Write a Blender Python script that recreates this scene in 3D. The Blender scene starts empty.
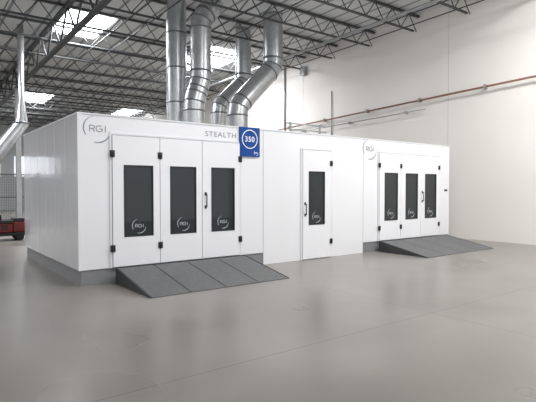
import bpy, bmesh, math, random
from mathutils import Vector, Matrix
random.seed(4)
scene = bpy.context.scene
scene.view_settings.view_transform = 'Standard'
COL = scene.collection

# ---------------------------------------------------------------- materials
def mat(name, color, rough=0.5, metal=0.0, noise=0.0, nscale=3.0, bump=0.0, bscale=40.0, emit=0.0, spec=0.5, coat=0.0, rvar=0.0):
    m = bpy.data.materials.new(name); m.use_nodes = True
    nt = m.node_tree; b = nt.nodes['Principled BSDF']
    b.inputs['Base Color'].default_value = (*color, 1)
    b.inputs['Roughness'].default_value = rough
    b.inputs['Metallic'].default_value = metal
    b.inputs['Specular IOR Level'].default_value = spec
    b.inputs['Coat Weight'].default_value = coat
    tc = nt.nodes.new('ShaderNodeTexCoord')
    if noise > 0:
        n = nt.nodes.new('ShaderNodeTexNoise'); n.inputs['Scale'].default_value = nscale; n.inputs['Detail'].default_value = 5
        r = nt.nodes.new('ShaderNodeValToRGB')
        r.color_ramp.elements[0].position = .3; r.color_ramp.elements[1].position = .7
        r.color_ramp.elements[0].color = (*[max(0, c*(1-noise)) for c in color], 1)
        r.color_ramp.elements[1].color = (*[min(1, c*(1+noise)) for c in color], 1)
        nt.links.new(tc.outputs['Object'], n.inputs['Vector'])
        nt.links.new(n.outputs['Fac'], r.inputs['Fac'])
        nt.links.new(r.outputs['Color'], b.inputs['Base Color'])
    if bump > 0:
        n2 = nt.nodes.new('ShaderNodeTexNoise'); n2.inputs['Scale'].default_value = bscale
        bp = nt.nodes.new('ShaderNodeBump'); bp.inputs['Strength'].default_value = bump; bp.inputs['Distance'].default_value = .02
        nt.links.new(tc.outputs['Object'], n2.inputs['Vector'])
        nt.links.new(n2.outputs['Fac'], bp.inputs['Height'])
        nt.links.new(bp.outputs['Normal'], b.inputs['Normal'])
    if emit > 0:
        b.inputs['Emission Color'].default_value = (*color, 1)
        b.inputs['Emission Strength'].default_value = emit
    return m

M_white = mat('booth_white_enamel', (.82, .825, .86), .06, noise=.008, nscale=.6, bump=.06, bscale=1.8, coat=.6)
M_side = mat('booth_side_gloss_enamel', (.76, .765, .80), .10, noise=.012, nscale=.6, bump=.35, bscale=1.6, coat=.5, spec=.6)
M_door = mat('door_white_enamel', (.83, .835, .87), .14, noise=.008, nscale=.8, coat=.2)
M_trim = mat('white_trim', (.72, .73, .76), .35, noise=.02)
M_seam = mat('dark_seam', (.25, .26, .28), .7, noise=.05)
M_base = mat('grey_base_panel', (.23, .235, .245), .35, noise=.06, nscale=2)
M_rampside = mat('ramp_side_steel', (.055, .058, .062), .5, metal=.3, noise=.1)
M_glass = mat('tinted_glass', (.016, .021, .025), .04, noise=.2, nscale=1.3, spec=.55)
M_gasket = mat('black_rubber', (.012, .013, .015), .6, noise=.1)
M_black = mat('black_hardware', (.012, .012, .013), .4, noise=.1)
M_logo = mat('silver_grey_vinyl', (.29, .30, .32), .4, noise=.03)
M_etch = mat('etched_white_vinyl', (.42, .45, .47), .5, noise=.03)
M_blue = mat('blue_sign_vinyl', (.005, .060, .27), .4, noise=.05, spec=.3)
M_signw = mat('sign_white', (.85, .87, .9), .4, noise=.01)
M_steel = mat('painted_truss_steel', (.06, .063, .066), .55, metal=.2, noise=.15)
M_column = mat('column_paint', (.30, .31, .31), .6, noise=.1)
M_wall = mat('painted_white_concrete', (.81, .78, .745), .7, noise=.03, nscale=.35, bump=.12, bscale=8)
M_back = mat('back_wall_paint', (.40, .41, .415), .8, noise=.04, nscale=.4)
M_copper = mat('copper_pipe', (.22, .105, .075), .5, metal=.2, noise=.1)
M_pipe = mat('grey_conduit', (.34, .35, .36), .4, metal=.5, noise=.1)
M_red = mat('red_enamel', (.18, .014, .012), .4, noise=.15)
M_rubber = mat('tyre_rubber', (.02, .02, .02), .8, noise=.1)
M_joint = mat('wall_joint_sealant', (.58, .56, .53), .8, noise=.05)
M_wire = mat('dark_fence_wire', (.10, .105, .11), .5, metal=.3, noise=.05)
M_sky = mat('skylight_diffuser', (.93, .97, 1.0), .5, noise=.0, emit=10.0)
M_winlight = mat('window_and_added_glow', (.9, .95, 1.0), .5, emit=.9)

def duct_mat():
    m = mat('galvanised_duct', (.5, .5, .5), .33, metal=.85)
    nt = m.node_tree; b = nt.nodes['Principled BSDF']
    tc = nt.nodes.new('ShaderNodeTexCoord')
    v = nt.nodes.new('ShaderNodeTexVoronoi'); v.inputs['Scale'].default_value = 9
    r = nt.nodes.new('ShaderNodeValToRGB')
    r.color_ramp.elements[0].color = (.48, .495, .51, 1); r.color_ramp.elements[1].color = (.60, .615, .63, 1)
    nt.links.new(tc.outputs['Object'], v.inputs['Vector'])
    nt.links.new(v.outputs['Color'], r.inputs['Fac']); nt.links.new(r.outputs['Color'], b.inputs['Base Color'])
    return m
M_duct = duct_mat()
M_flange = mat('duct_flange_metal', (.17, .18, .195), .4, metal=.7, noise=.1)
M_ramp = mat('grey_ramp_steel', (.13, .133, .137), .6, metal=.1, noise=.12, nscale=16, bump=.6, bscale=70)

def floor_mat():
    m = bpy.data.materials.new('polished_concrete'); m.use_nodes = True
    nt = m.node_tree; b = nt.nodes['Principled BSDF']; L = nt.links
    tc = nt.nodes.new('ShaderNodeTexCoord')
    def noise(s, d, rgh=.5, dist=0):
        n = nt.nodes.new('ShaderNodeTexNoise'); n.inputs['Scale'].default_value = s; n.inputs['Detail'].default_value = d
        n.inputs['Roughness'].default_value = rgh; n.inputs['Distortion'].default_value = dist
        L.new(tc.outputs['Object'], n.inputs['Vector']); return n
    def ramp(n, p0, c0, p1, c1):
        r = nt.nodes.new('ShaderNodeValToRGB'); r.color_ramp.interpolation = 'EASE'
        r.color_ramp.elements[0].position = p0; r.color_ramp.elements[1].position = p1
        r.color_ramp.elements[0].color = (*c0, 1); r.color_ramp.elements[1].color = (*c1, 1)
        L.new(n.outputs['Fac'], r.inputs['Fac']); return r
    def mul(a, c, f):
        mx = nt.nodes.new('ShaderNodeMix'); mx.data_type = 'RGBA'; mx.blend_type = 'MULTIPLY'; mx.inputs['Factor'].default_value = f
        L.new(a, mx.inputs['A']); L.new(c, mx.inputs['B']); return mx.outputs['Result']
    n1 = noise(.45, 1.5, .4, .3); n2 = noise(1.6, 1.5, .4)
    r1 = ramp(n1, .2, (.188, .176, .160), .8, (.268, .251, .230))
    r2 = ramp(n2, .2, (.90, .90, .90), .8, (1, 1, 1))
    c = mul(r1.outputs['Color'], r2.outputs['Color'], 1)
    mp = nt.nodes.new('ShaderNodeMapping'); mp.inputs['Location'].default_value = (2.2, 4.7, 0)
    br = nt.nodes.new('ShaderNodeTexBrick'); br.offset = 0; br.inputs['Scale'].default_value = 1
    br.inputs['Brick Width'].default_value = 5.5; br.inputs['Row Height'].default_value = 5.5
    br.inputs['Mortar Size'].default_value = .009; br.inputs['Mortar Smooth'].default_value = .3
    br.inputs['Color1'].default_value = (1, 1, 1, 1); br.inputs['Color2'].default_value = (1, 1, 1, 1); br.inputs['Mortar'].default_value = (.6, .6, .6, 1)
    L.new(tc.outputs['Object'], mp.inputs['Vector']); L.new(mp.outputs['Vector'], br.inputs['Vector'])
    c = mul(c, br.outputs['Color'], 1)
    L.new(c, b.inputs['Base Color'])
    rr = nt.nodes.new('ShaderNodeMapRange'); rr.inputs['To Min'].default_value = .24; rr.inputs['To Max'].default_value = .34
    L.new(n1.outputs['Fac'], rr.inputs['Value']); L.new(rr.outputs['Result'], b.inputs['Roughness'])
    b.inputs['Specular IOR Level'].default_value = .5
    return m
M_floor = floor_mat()

def deck_mat():
    m = mat('roof_deck', (.46, .47, .47), .7)
    nt = m.node_tree; b = nt.nodes['Principled BSDF']
    tc = nt.nodes.new('ShaderNodeTexCoord')
    w = nt.nodes.new('ShaderNodeTexWave'); w.bands_direction = 'X'; w.inputs['Scale'].default_value = .52
    r = nt.nodes.new('ShaderNodeValToRGB')
    r.color_ramp.elements[0].position = 0; r.color_ramp.elements[1].position = .12
    r.color_ramp.elements[0].color = (.20, .205, .21, 1); r.color_ramp.elements[1].color = (.60, .605, .60, 1)
    nt.links.new(tc.outputs['Object'], w.inputs['Vector']); nt.links.new(w.outputs['Fac'], r.inputs['Fac'])
    nt.links.new(r.outputs['Color'], b.inputs['Base Color'])
    return m
M_deck = deck_mat()

# ---------------------------------------------------------------- geometry helpers
def box(bm, x0, x1, y0, y1, z0, z1):
    vs = [bm.verts.new(p) for p in [(x0,y0,z0),(x1,y0,z0),(x1,y1,z0),(x0,y1,z0),(x0,y0,z1),(x1,y0,z1),(x1,y1,z1),(x0,y1,z1)]]
    for f in [(0,3,2,1),(4,5,6,7),(0,1,5,4),(1,2,6,5),(2,3,7,6),(3,0,4,7)]:
        bm.faces.new([vs[i] for i in f])

def tube(bm, pts, r, n=12, caps=True, radii=None):
    pts = [Vector(p) for p in pts]
    rings = []
    d0 = (pts[1]-pts[0]).normalized()
    ref = Vector((0,0,1)) if abs(d0.z) < .9 else Vector((0,1,0))
    u = d0.cross(ref).normalized()
    for i, p in enumerate(pts):
        if i == 0: t = d0
        elif i == len(pts)-1: t = (pts[i]-pts[i-1]).normalized()
        else:
            a = (pts[i]-pts[i-1]).normalized(); b = (pts[i+1]-pts[i]).normalized(); t = (a+b).normalized()
        u = (u - t*u.dot(t)).normalized(); v = t.cross(u)
        rr = radii[i] if radii else r
        rings.append([bm.verts.new(p+(u*math.cos(2*math.pi*k/n)+v*math.sin(2*math.pi*k/n))*rr) for k in range(n)])
    for a, b in zip(rings[:-1], rings[1:]):
        for k in range(n):
            f = bm.faces.new((a[k], a[(k+1)%n], b[(k+1)%n], b[k])); f.smooth = True
    if caps:
        bm.faces.new(list(reversed(rings[0]))); bm.faces.new(rings[-1])
    return rings

def obj_from(bm, name, material, parent=None, loc=(0,0,0), bevel=0.0, **props):
    bmesh.ops.recalc_face_normals(bm, faces=bm.faces)
    me = bpy.data.meshes.new(name); bm.to_mesh(me); bm.free()
    o = bpy.data.objects.new(name, me); COL.objects.link(o)
    me.materials.append(material); o.location = loc
    if parent: o.parent = parent
    if bevel > 0:
        md = o.modifiers.new('bevel', 'BEVEL'); md.width = bevel; md.segments = 2; md.limit_method = 'ANGLE'
    for k, v in props.items(): o[k] = v
    return o

def boxes(name, lst, material, parent=None, loc=(0,0,0), bevel=0.0, **props):
    bm = bmesh.new()
    for b in lst: box(bm, *b)
    return obj_from(bm, name, material, parent, loc, bevel, **props)

def empty(name, loc, **props):
    e = bpy.data.objects.new(name, None); e.empty_display_size = .3; e.location = loc
    COL.objects.link(e)
    for k, v in props.items(): e[k] = v
    return e

def text_into(bm, body, cx, y, cz, size, spacing=1.0, width=None, offset=0.0, height=None):
    cu = bpy.data.curves.new('t', 'FONT'); cu.body = body; cu.size = size; cu.space_character = spacing
    cu.align_x = 'CENTER'; cu.align_y = 'CENTER'; cu.extrude = .0015; cu.offset = size*offset
    to = bpy.data.objects.new('t', cu); COL.objects.link(to)
    dg = bpy.context.evaluated_depsgraph_get(); dg.update()
    me = bpy.data.meshes.new_from_object(to.evaluated_get(dg))
    xs = [v.co.x for v in me.vertices]; zs = [v.co.y for v in me.vertices]
    mx, mz = (min(xs)+max(xs))/2, (min(zs)+max(zs))/2
    s = 1 if width is None else width/(max(xs)-min(xs))
    h = 1 if height is None else height/(max(zs)-min(zs))
    for v in me.vertices:
        v.co = Vector((cx+(v.co.x-mx)*s, y - v.co.z, cz+(v.co.y-mz)*h))
    bm.from_mesh(me)
    bpy.data.objects.remove(to); bpy.data.meshes.remove(me); bpy.data.curves.remove(cu)

def arc(bm, cx, y, cz, r, a0, a1, w0, w1, n=28, th=.003, r1=None):
    prev = None
    if r1 is None: r1 = r
    for i in range(n+1):
        t = i/n; a = math.radians(a0+(a1-a0)*t); rc = r+(r1-r)*t
        w = w0+(w1-w0)*t
        w = w*(.15+.85*math.sin(math.pi*min(1, .05+t*.88)))
        pts = []
        for rr in (rc-w/2, rc+w/2):
            for yy in (y-th, y):
                pts.append(bm.verts.new((cx+rr*math.cos(a), yy, cz+rr*math.sin(a))))
        if prev:
            for q in ((0,1),(1,3),(3,2),(2,0)):
                bm.faces.new((prev[q[0]], prev[q[1]], pts[q[1]], pts[q[0]]))
        prev = pts

def stroke(bm, pts, w, y, th=.003):
    prev = None; n = len(pts)
    for i in range(n):
        p = Vector(pts[i])
        if i == 0: d = Vector(pts[1])-p; m = 1
        elif i == n-1: d = p-Vector(pts[i-1]); m = 1
        else:
            d1 = (p-Vector(pts[i-1])).normalized(); d2 = (Vector(pts[i+1])-p).normalized(); d = d1+d2
            m = min(1.6, 1/max(.3, d.normalized().dot(d1)))
        d.normalize(); nn = Vector((-d.y, d.x))*w/2*m
        q = []
        for s in (-1, 1):
            for yy in (y-th, y):
                v = p+nn*s; q.append(bm.verts.new((v.x, yy, v.y)))
        if prev:
            for a, b in ((0,1),(1,3),(3,2),(2,0)): bm.faces.new((prev[a], prev[b], q[b], q[a]))
        prev = q
def rgi(bm, cx, cz, W, Hh, w, y):
    x0 = cx-W/2; z0 = cz-Hh/2
    def P(l): return [(x0+a*W, z0+b*Hh) for a, b in l]
    stroke(bm, P([(.03,0),(.03,1)]), w, y)
    bowl = [(.03,.96),(.22,.96)]+[(.22+.10*math.cos(t), .715+.245*math.sin(t)) for t in [math.radians(70-20*i) for i in range(8)]]+[(.22,.47),(.03,.47)]
    stroke(bm, P(bowl), w, y)
    stroke(bm, P([(.19,.47),(.33,0)]), w, y)
    g = [(.60+.19*math.cos(math.radians(a)), .5+.46*math.sin(math.radians(a))) for a in range(42, 331, 12)]+[(.78,.22),(.78,.48),(.62,.48)]
    stroke(bm, P(g), w, y)
    stroke(bm, P([(.96,0),(.96,1)]), w, y)

def logo(name, cx, y, cz, r, material, parent, wk=1.0):
    bm = bmesh.new()
    rgi(bm, cx+r*.08, cz+r*.04, r*1.36, r*.52, r*.085*wk, y)
    arc(bm, cx-r*.08, y, cz+r*.0, r*1.06, 96, 214, r*.06*wk, r*.17*wk, r1=r*.92)
    arc(bm, cx+r*.10, y, cz-r*.02, r*1.08, -108, -4, r*.17*wk, r*.08*wk, r1=r*1.02)
    return obj_from(bm, name, material, parent)

# ---------------------------------------------------------------- room shell
RX = 12.6; YB = 34.0; XL = -16.0; YF = -15.0
def roof(y): return 8.0-.025*y
S = dict(kind='structure')
boxes('floor', [(XL, RX+.2, YF, YB+.2, -.2, 0)], M_floor, **S)
boxes('wall_right', [(RX, RX+.2, YF, YB, 0, 8.6)], M_wall, **S)
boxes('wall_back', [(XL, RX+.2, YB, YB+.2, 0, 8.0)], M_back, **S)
bm = bmesh.new()
vs = [bm.verts.new(p) for p in [(XL,YF,roof(YF)),(RX,YF,roof(YF)),(RX,YB,roof(YB)),(XL,YB,roof(YB)),
      (XL,YF,roof(YF)+.2),(RX,YF,roof(YF)+.2),(RX,YB,roof(YB)+.2),(XL,YB,roof(YB)+.2)]]
for f in [(0,3,2,1),(4,5,6,7),(0,1,5,4),(1,2,6,5),(2,3,7,6),(3,0,4,7)]: bm.faces.new([vs[i] for i in f])
obj_from(bm, 'ceiling', M_deck, **S)
for i, yy in enumerate([-6.5, 1.0, 8.5, 16.0, 23.5]):
    boxes('trim_%d' % (i+1), [(RX-.004, RX+.01, yy-.008, yy+.008, 0, roof(yy)-.02)], M_joint, **S)
k = 1
for x0, x1, z0, z1 in [(-14.5,-10.5, 0, 4.2), (-7.8, -4.6, 2.6, 4.2), (.6, 3.8, 2.6, 4.2), (4.8, 6.6, 2.6, 4.2)]:  # first two are unseen bright panes, added to reflect in the booth side
    boxes('window_%d' % k, [(x0, x1, YB-.05, YB-.01, z0, z1)], M_winlight, **S); k += 1
for xs_, ys_, w, l in [(-9.4, 10.3,.8,1.2), (-3.2, 10.3,.8,1.2), (3.05, 10.0,.8,1.25), (9.2, 11.4,1.0,1.9), (-3.2, 25,.8,1.2), (4.4, 24.7,.8,1.4), (11.2, 26.6,.8,1.2), (-3.2,-4.5,.8,1.2), (3.0,-4.5,.8,1.2), (9.3,-4.5,.8,1.2)]:
    bm = bmesh.new()
    vs = [bm.verts.new((xs_+a*w, ys_+b*l, roof(ys_+b*l)-.02)) for a, b in [(-1,-1),(1,-1),(1,1),(-1,1)]]
    vt = [bm.verts.new((v.co.x, v.co.y, v.co.z-.03)) for v in vs]
    bm.faces.new(vs); bm.faces.new(vt)
    for i in range(4): bm.faces.new((vs[i], vs[(i+1)%4], vt[(i+1)%4], vt[i]))
    obj_from(bm, 'window_%d' % k, M_sky, **S); k += 1

# ---------------------------------------------------------------- roof joists
def joist_bm_parts(x0, x1, depth, step):
    t = bmesh.new(); box(t, x0, x1, -.05, .05, -.065, 0)
    b = bmesh.new(); box(b, x0+.3, x1-.3, -.04, .04, -depth, -depth+.05)
    w = bmesh.new(); n = int((x1-x0)/step); up = True
    for i in range(n):
        a = x0+i*step; c = a+step
        za, zc = (-.04, -depth+.03) if up else (-depth+.03, -.04)
        tube(w, [(a,0,za),(c,0,zc)], .018, 5); up = not up
    return t, b, w
first = None
ys_list = [-6.0+2.05*i for i in range(21)]
for i, yy in enumerate(ys_list):
    z = roof(yy)-.04
    if yy > YB-.3: break
    if first is None:
        t, b, w = joist_bm_parts(XL+.1, RX-.03, .62, .45)
        first = empty('roof_joist', (0, yy, z))
        ch = [obj_from(t, 'top_chord', M_steel, first), obj_from(b, 'bottom_chord', M_steel, first), obj_from(w, 'web', M_steel, first)]
        e = first
    else:
        e = first.copy(); COL.objects.link(e); e.location = (0, yy, z)
        for c in ch:
            c2 = c.copy(); COL.objects.link(c2); c2.parent = e
    e['label'] = 'dark grey open-web steel roof joist under the deck'; e['category'] = 'roof joist'; e['group'] = 'open-web roof joists'

def girder(x, y0, y1, depth=1.15):
    g = empty('girder_truss', (x, y0, roof(y0)-.12), label='deep dark steel girder truss carrying the roof joists', category='girder', group='girder trusses')
    def slab(name, za, zb, hw, off=0):
        bm = bmesh.new()
        L = y1-y0
        vs = [bm.verts.new(p) for p in [(-hw,0,za),(hw,0,za),(hw,0,zb),(-hw,0,zb),(-hw,L,za-.025*L),(hw,L,za-.025*L),(hw,L,zb-.025*L),(-hw,L,zb-.025*L)]]
        for f in [(0,1,2,3),(4,7,6,5),(0,4,5,1),(1,5,6,2),(2,6,7,3),(3,7,4,0)]: bm.faces.new([vs[i] for i in f])
        obj_from(bm, name, M_steel, g)
    slab('top_chord', -.1, 0, .08); slab('bottom_chord', -depth, -depth+.1, .08)
    bm = bmesh.new(); y = 0; up = True
    while y+.92 < y1-y0:
        a, c = (-.05, -depth+.05) if up else (-depth+.05, -.05)
        tube(bm, [(0,y,a-.025*y),(0,y+.92,c-.025*(y+.92))], .035, 5); up = not up; y += .92
    obj_from(bm, 'web', M_steel, g)
for gx in (2.0, -9.5):
    girder(gx, -14, 33.6)
for cx, cy in [(2.0, 16.5), (2.0, 30), (-9.5, 16.5)]:
    zt = roof(cy)-1.30
    c = empty('steel_column', (cx, cy, 0), label='grey square steel column standing on the floor under a girder', category='column', group='steel columns')
    boxes('shaft', [(-.11,.11,-.11,.11,.02,zt)], M_column, c)
    boxes('base_plate', [(-.2,.2,-.2,.2,0,.02)], M_column, c)
    boxes('cap_plate', [(-.16,.16,-.16,.16,zt,zt+.02)], M_column, c)
for x in (-5.5, -3.0, -1.5, 0.2, 1.7, 3.6, 4.3, 6.4, 7.3, 10.9, 11.8):
    bm = bmesh.new(); tube(bm, [(0, -14, .35), (0, 33.9, -.025*33.9)], .02, 6)
    obj_from(bm, 'bridging_rod', M_steel, None, (x, 0, roof(0)-.6), label='thin steel bridging rod tying the roof joists', category='bridging rod', group='joist bridging rods')
for x in (-.8, 10.4):
    bm = bmesh.new(); tube(bm, [(0, -14, .35), (0, 33.9, -.025*33.9)], .05, 8)
    obj_from(bm, 'sprinkler_pipe', M_pipe, None, (x, 0, roof(0)-.71), label='long grey sprinkler pipe hung under the roof joists', category='pipe', group='sprinkler pipes')

# ---------------------------------------------------------------- paint booth
H = 3.0; RS = .27
booth = empty('paint_booth', (0, 0, 0), label='long glossy white spray booth with door sets and grey base', category='paint booth')
boxes('body', [(.012, 3.93, .0, 4.5, RS, H-.03)], M_white, booth, bevel=.004)
boxes('body', [(3.942, 7.185, .0, 4.5, 0, H-.03)], M_white, booth, bevel=.004)
boxes('body', [(7.197, 11.12, .0, 4.5, RS, H-.03)], M_white, booth, bevel=.004)
boxes('seam_strip', [(3.925,3.947,.008,4.49,.0,H-.035)], M_seam, booth)
boxes('seam_strip', [(7.18,7.2,.008,4.49,.0,H-.035)], M_seam, booth)
boxes('base_panel', [(.03, 3.94, .02, 4.48, 0, RS)], M_base, booth)
boxes('base_panel', [(7.19, 11.10, .02, 4.48, 0, RS)], M_base, booth)
boxes('top_cap', [(-.02, 11.13, -.012, 4.51, H-.03, H)], M_trim, booth, bevel=.003)
boxes('corner_trim', [(-.02, .05, -.012, .06, RS, H-.03)], M_white, booth, bevel=.004)
boxes('side_backing', [(-.002, .013, .05, 4.49, RS+.003, H-.033)], M_seam, booth)
npn = 6; wv = (4.5-.07)/npn
for i in range(npn):
    y0 = .062+i*wv
    t = random.uniform(-.001, .001)
    boxes('side_panel', [(-.014+t, -.001, y0+.005, y0+wv-.005, RS+.003, H-.033)], M_side, booth, bevel=.003)

def door_leaf(x0, x1, z0, z1, wz0, wz1, wx0, wx1, handle_side=None, hinges=(), hz=(.62, 2.31), handle_z=1.42):
    g = .006
    yy0, yy1 = -.034, -.0
    d = boxes('door', [(x0+g, wx0, yy0, yy1, z0, z1), (wx1, x1-g, yy0, yy1, z0, z1), (wx0, wx1, yy0, yy1, z0, wz0), (wx0, wx1, yy0, yy1, wz1, z1)], M_door, booth, label='flat white booth door with a tall tinted window')
    boxes('window_glass', [(wx0, wx1, -.022, -.008, wz0, wz1)], M_glass, d, label='dark tinted window glass')
    f = .018
    boxes('window_gasket', [(wx0-f, wx0+.004, -.040, -.02, wz0-f, wz1+f), (wx1-.004, wx1+f, -.040, -.02, wz0-f, wz1+f),
          (wx0, wx1, -.040, -.02, wz0-f, wz0+.004), (wx0, wx1, -.040, -.02, wz1-.004, wz1+f)], M_gasket, d)
    logo('window_decal', (wx0+wx1)/2, -.0235, wz0+.17, .12, M_etch, d)
    if handle_side is not None:
        hx = handle_side
        bm = bmesh.new()
        tube(bm, [(hx, -.035, handle_z-.13), (hx, -.085, handle_z-.12), (hx, -.085, handle_z+.12), (hx, -.035, handle_z+.13)], .013, 8)
        box(bm, hx-.022, hx+.022, -.045, -.033, handle_z-.165, handle_z-.10); box(bm, hx-.022, hx+.022, -.045, -.033, handle_z+.10, handle_z+.165)
        obj_from(bm, 'handle', M_black, d, label='black pull handle')
    for hx in hinges:
        for z in hz:
            bm = bmesh.new()
            box(bm, hx-.045, hx-.006, -.046, -.034, z-.06, z+.06); box(bm, hx+.006, hx+.045, -.046, -.034, z-.06, z+.06)
            tube(bm, [(hx, -.05, z-.065), (hx, -.05, z+.065)], .011, 8)
            obj_from(bm, 'hinge', M_black, d, label='black door hinge')
    return d

def door_set(x):
    boxes('door_recess', [(x-.004, x+2.734, -.006, .004, RS+.005, 2.645)], M_seam, booth)
    t = .045
    boxes('door_frame', [(x-t, x-.004, -.022, .0, RS, 2.645+t), (x+2.734, x+2.734+t, -.022, .0, RS, 2.645+t), (x-.004, x+2.734, -.022, .0, 2.65, 2.645+t)], M_trim, booth, bevel=.003)
    for i in range(3):
        a = x+.91*i
        door_leaf(a, a+.91, RS+.015, 2.64, .83, 2.10, a+.225, a+.755,
                  handle_side=(a+.075) if i == 2 else None,
                  hinges=[x-.002] if i == 0 else ([a] if i == 1 else [a+.912]), handle_z=1.45)
door_set(.57)
door_set(7.80)
boxes('door_recess', [(5.066, 5.994, -.006, .004, .012, 2.60)], M_seam, booth)
boxes('door_frame', [(5.02, 5.066, -.022, 0, 0, 2.645), (5.994, 6.04, -.022, 0, 0, 2.645), (5.066, 5.994, -.022, 0, 2.605, 2.645)], M_trim, booth, bevel=.003)
door_leaf(5.07, 5.99, .02, 2.595, .84, 2.08, 5.27, 5.76, handle_side=5.14, hinges=[5.992], handle_z=1.2, hz=(.4, 2.3))

logo('logo_lettering', .31, -.001, 2.73, .215, M_logo, booth, wk=.9)
logo('logo_lettering', 7.43, -.001, 2.72, .24, M_logo, booth, wk=1.15)
bm = bmesh.new(); text_into(bm, 'STEALTH', 2.85, -.001, 2.80, .125, 1.15, width=.74, offset=.012, height=.105)
obj_from(bm, 'name_lettering', M_logo, booth)
boxes('small_plate', [(10.86, 11.02, -.006, 0, 1.60, 1.66)], M_black, booth, label='tiny black name plate')

# small pipe stand on the booth roof
ps = empty('pipe_stand', (5.3, .7, H), label='small grey strut stand carrying conduit on the booth roof', category='pipe stand')
for x in (0.0, 1.0):
    boxes('post', [(x-.02, x+.02, -.02, .02, 0.012, .34)], M_pipe, ps)
    boxes('foot', [(x-.08, x+.08, -.06, .06, 0, .012)], M_pipe, ps)
for z in (.16, .30):
    bm = bmesh.new(); tube(bm, [(-.15, -.035, z), (1.2, -.035, z)], .016, 8); obj_from(bm, 'conduit_run', M_pipe, ps)

sign = empty('wall_sign', (3.29, 0, 2.375), label='blue square sign with white ring and number 350 on the booth', category='sign')
boxes('sign_panel', [(0, .53, -.034, -.0125, 0, .625)], M_blue, sign, bevel=.002)
bm = bmesh.new()
n = 40; prev = None
for i in range(n+1):
    a = 2*math.pi*i/n; pts = []
    for rr in (.186, .204):
        for yy in (-.038, -.034): pts.append(bm.verts.new((.265+rr*math.cos(a), yy, .372+rr*math.sin(a))))
    if prev:
        for q in ((0,1),(1,3),(3,2),(2,0)): bm.faces.new((prev[q[0]], prev[q[1]], pts[q[1]], pts[q[0]]))
    prev = pts
text_into(bm, '350', .265, -.0355, .372, .16, 1.08, width=.245, offset=.010, height=.116)
rgi(bm, .43, .085, .075, .03, .006, -.034)
arc(bm, .43, -.034, .085, .055, 118, 238, .004, .011); arc(bm, .43, -.034, .085, .055, -92, 2, .011, .004)
obj_from(bm, 'sign_lettering', M_signw, sign)

# ---------------------------------------------------------------- ramps
def ramp(x0, W=2.73, np_=4):
    e = empty('access_ramp', (x0, 0, 0), label='dark grey textured steel ramp sloping from booth doors to floor', category='ramp', group='booth access ramps')
    Lr = 1.58; top = RS-.008; w = W/np_
    for i in range(np_):
        bm = bmesh.new(); a, b = i*w+.010, (i+1)*w-.010
        prof = [(-.075, 0), (-.075, top), (-.20, top-.0), (-Lr, .012), (-Lr, 0)]
        ra = [bm.verts.new((a, p[0], p[1])) for p in prof]; rb = [bm.verts.new((b, p[0], p[1])) for p in prof]
        bm.faces.new(ra); bm.faces.new(list(reversed(rb)))
        for j in range(5): bm.faces.new((ra[j], ra[(j+1) % 5], rb[(j+1) % 5], rb[j]))
        obj_from(bm, 'ramp_panel', M_ramp, e)
    for a in (-.02, W):
        bm = bmesh.new()
        prof = [(-.072, 0), (-.072, top+.006), (-.20, top+.006), (-Lr, .016), (-Lr, 0)]
        ra = [bm.verts.new((a, p[0], p[1])) for p in prof]; rb = [bm.verts.new((a+.02, p[0], p[1])) for p in prof]
        bm.faces.new(ra); bm.faces.new(list(reversed(rb)))
        for j in range(5): bm.faces.new((ra[j], ra[(j+1) % 5], rb[(j+1) % 5], rb[j]))
        obj_from(bm, 'side_plate', M_rampside, e)
ramp(.62); ramp(7.76, 3.05)

# ---------------------------------------------------------------- ducts
def gored(bm, pts, r, n=28):
    tmp = bmesh.new(); rings = tube(tmp, pts, r, n, caps=False)
    R = [[v.co.copy() for v in ring] for ring in rings]; tmp.free()
    for a, b in zip(R[:-1], R[1:]):
        va = [bm.verts.new(c) for c in a]; vb = [bm.verts.new(c) for c in b]
        for k in range(n):
            f = bm.faces.new((va[k], va[(k+1)%n], vb[(k+1)%n], vb[k])); f.smooth = True
def duct(path, r, label, seam=1.0):
    base = Vector(path[-1])
    pts = [Vector(p)-base for p in path]
    e = empty('exhaust_duct', base, label=label, category='duct', group='galvanised exhaust ducts')
    fine = [pts[0]]
    for i in range(1, len(pts)-1):
        a = (pts[i-1]-pts[i]).normalized(); b = (pts[i+1]-pts[i]).normalized(); q = r*.85
        fine += [pts[i]+a*q, pts[i]+(a+b)*q*.16, pts[i]+b*q]
    fine.append(pts[-1])
    bm = bmesh.new(); gored(bm, fine, r)
    obj_from(bm, 'pipe', M_duct, e)
    for i in range(len(fine)-1):
        a, b = fine[i], fine[i+1]; d = b-a; L = d.length
        if L < r*1.1:
            cs = [0]
        else:
            n = max(1, int(L/seam)); cs = [j*L/n for j in range(0, n+1)]
        for c in cs:
            if c == 0 and i == 0: continue
            if L < r*1.1 and c == 0 and i > 0 and (fine[i]-fine[i-1]).length < r*1.1:
                dn = ((b-a).normalized()+(fine[i]-fine[i-1]).normalized()).normalized(); h = .010
            else:
                dn = d.normalized(); h = .020
            p = a+d.normalized()*c
            bm = bmesh.new(); tube(bm, [p-dn*.024, p-dn*.017, p+dn*.017, p+dn*.024], r, 28, radii=[r+.002, r+h, r+h, r+.002])
            obj_from(bm, 'flange', M_flange, e)
lab = 'large round galvanised duct rising to the roof'
duct([(4.78,5.85,roof(5.85)-.04),(4.78,5.85,0)], .32, lab+', straight')
duct([(5.75,5.0,roof(5.0)-.24),(5.2,5.0,7.0),(5.2,5.0,5.1),(4.95,5.0,4.4),(4.95,5.0,0)], .33, lab+' with slight offset')
duct([(8.2,7.0,roof(7)-.04),(8.2,7.0,5.8),(7.1,7.0,4.75),(7.1,7.0,0)], .30, lab+' with diagonal offset')
duct([(8.25,5.2,roof(5.2)-.04),(8.25,5.2,6.0),(6.72,5.2,4.45),(6.72,5.2,0)], .35, 'large galvanised duct with wide diagonal offset')
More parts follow.
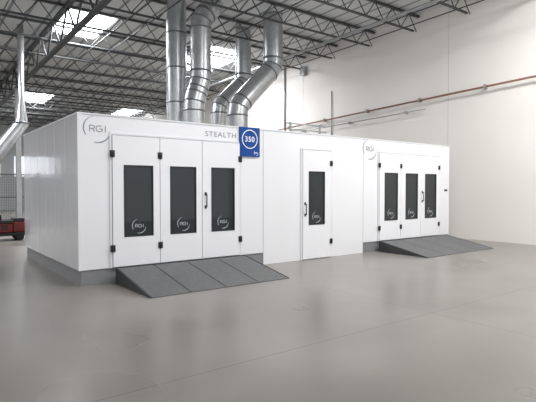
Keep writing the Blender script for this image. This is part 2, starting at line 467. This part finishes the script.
e = empty('branch_duct', (1.2, 11.3, 3.0), label='silver ventilation duct with a diagonal branch hung from the roof', category='duct')
bm = bmesh.new(); tube(bm, [(0,0,roof(11.3)-3.02),(0,0,1.95),(0,0,1.1),(-.75,0,-.0),(-1.9,0,-1.5)], .22, 20, radii=[.11,.11,.24,.27,.27]); obj_from(bm, 'pipe', M_duct, e)
bm = bmesh.new(); tube(bm, [(-.02,0,1.08),(-.02,0,1.14)], .28, 20); obj_from(bm, 'flange', M_flange, e)

# ---------------------------------------------------------------- pipes on right wall
def wallpipe(y0, z0, y1, z1, r, m, name, label, clips=3.0, off=.09):
    L = math.hypot(y1-y0, z1-z0)
    e = empty(name, (RX-off, y0, z0), label=label, category='pipe')
    bm = bmesh.new(); tube(bm, [(0,0,0),(0,y1-y0,z1-z0)], r, 10); obj_from(bm, 'pipe', m, e)
    n = int(L/clips)
    for i in range(n+1):
        t = (i+.3)/(n+1)
        boxes('bracket', [(-r-.01, off-.002, (y1-y0)*t-.02, (y1-y0)*t+.02, (z1-z0)*t-r-.02, (z1-z0)*t+r+.05)], M_pipe, e)
wallpipe(-6.0, 5.12, 16.0, 4.35, .032, M_copper, 'copper_pipe', 'dull copper-brown pipe running along the white wall on brackets', off=.16, clips=2.6)
wallpipe(1.8, 4.5, 16.0, 4.1, .02, M_pipe, 'conduit', 'thin grey conduit running along the white wall', off=.16)
wallpipe(9.8, 4.3, 9.8, roof(9.8)-.1, .045, M_pipe, 'conduit_riser', 'grey vertical riser pipe on the white wall', off=.055)
wallpipe(6.6, 3.2, 6.6, 5.9, .022, M_pipe, 'conduit_riser', 'thin grey vertical conduit drop on the white wall', off=.04)
e = empty('junction_box', (RX-.1, 8.4, 7.1), label='small grey electrical junction box on the white wall', category='electrical box')
boxes('housing', [(-.08, .098, -.16, .16, -.2, .2)], M_pipe, e, bevel=.01); boxes('lid', [(-.095,-.08,-.13,.13,-.17,.17)], M_column, e)

# ---------------------------------------------------------------- stuff behind the booth
cart = empty('equipment_cart', (.25, 9.2, 0), label='low dark red wheeled equipment cart standing on the concrete floor', category='cart')
boxes('chassis', [(-1.3, .62, -.4, .4, .16, .26)], M_black, cart, bevel=.01)
boxes('body', [(-1.25, .2, -.36, .36, .27, .56)], M_red, cart, bevel=.03)
boxes('engine_cover', [(.22, .60, -.34, .34, .27, .60)], M_red, cart, bevel=.03)
boxes('top_panel', [(-1.27, .2, -.38, .38, .57, .66)], M_black, cart, bevel=.01)
boxes('control_panel', [(.24, .56, -.3, .3, .60, .72)], M_black, cart, bevel=.02)
boxes('toolbox', [(-.7, -.1, -.25, .25, .66, .84)], M_black, cart, bevel=.01)
for i in range(8):
    boxes('grille_slot', [(-.78+.11*i, -.73+.11*i, -.372, -.36, .34, .52)], M_black, cart)
for wx in (-1.0, .4):
    for wy in (-.36, .36):
        bm = bmesh.new(); tube(bm, [(wx, wy-.05, .12), (wx, wy+.05, .12)], .12, 20); obj_from(bm, 'wheel', M_rubber, cart)

firstp = None
for i in range(6):
    x = -5.2+i*2.0
    if firstp is None:
        e = empty('fence_panel', (x, 18, 0)); firstp = e; parts = []
        parts.append(boxes('post', [(-.05,.05,-.05,.05,0,2.5)], M_wire, e))
        parts.append(boxes('frame', [(.05,1.95,-.02,.02,.1,.16),(.05,1.95,-.02,.02,2.34,2.4),(.05,.10,-.02,.02,.16,2.34),(1.90,1.95,-.02,.02,.16,2.34),(.10,1.90,-.02,.02,1.22,1.28)], M_wire, e))
        bm = bmesh.new()
        for j in range(1, 24): box(bm, .05+j*.078, .064+j*.078, -.006, .006, .12, 2.38)
        for j in range(1, 28): box(bm, .07, 1.93, -.005, .005, .12+j*.08, .132+j*.08)
        parts.append(obj_from(bm, 'wire_mesh', M_wire, e))
    else:
        e = firstp.copy(); COL.objects.link(e); e.location = (x, 18, 0)
        for p in parts:
            p2 = p.copy(); COL.objects.link(p2); p2.parent = e
    e['label'] = 'grey wire mesh fence panel on a steel post'; e['category'] = 'fence'; e['group'] = 'wire mesh fence panels'

# ---------------------------------------------------------------- light
wd = bpy.data.worlds.new('World'); scene.world = wd; wd.use_nodes = True
bg = wd.node_tree.nodes['Background']; bg.inputs['Color'].default_value = (.985, .98, .985, 1); bg.inputs['Strength'].default_value = 1.02
def area(loc, rot, sx, sy, power, color=(1,1,1)):
    l = bpy.data.lights.new('fill_light', 'AREA'); l.shape = 'RECTANGLE'; l.size = sx; l.size_y = sy; l.energy = power; l.color = color
    o = bpy.data.objects.new('skylight_fill', l); o.location = loc; o.rotation_euler = rot; COL.objects.link(o)
for x, y in [(3,10),(9.3,10.7),(4.4,24.7),(-3.2,10.3),(-3.2,25)]:
    area((x, y, roof(y)-.12), (0,0,0), 1.5, 2.3, 450, (.98,.98,1))
for x, p in ((-3.2, 80), (3.0, 300), (9.3, 620)):  # unseen fills added near the roof, unevenly powered to brighten the right wall
    area((x, -4.5, roof(-4.5)-.12), (0,0,0), 1.5, 2.3, p, (1,.985,.96))
# ---------------------------------------------------------------- camera
cam = bpy.data.cameras.new('camera'); co = bpy.data.objects.new('camera', cam); COL.objects.link(co)
cam.sensor_width = 36; cam.sensor_fit = 'HORIZONTAL'; cam.lens = 36*485/536; cam.clip_end = 200
co.location = (-2.45, -8.577, 1.70)
yaw = math.radians(90-52.76)
co.rotation_euler = (math.radians(90-1.53), 0, -yaw)
scene.camera = co
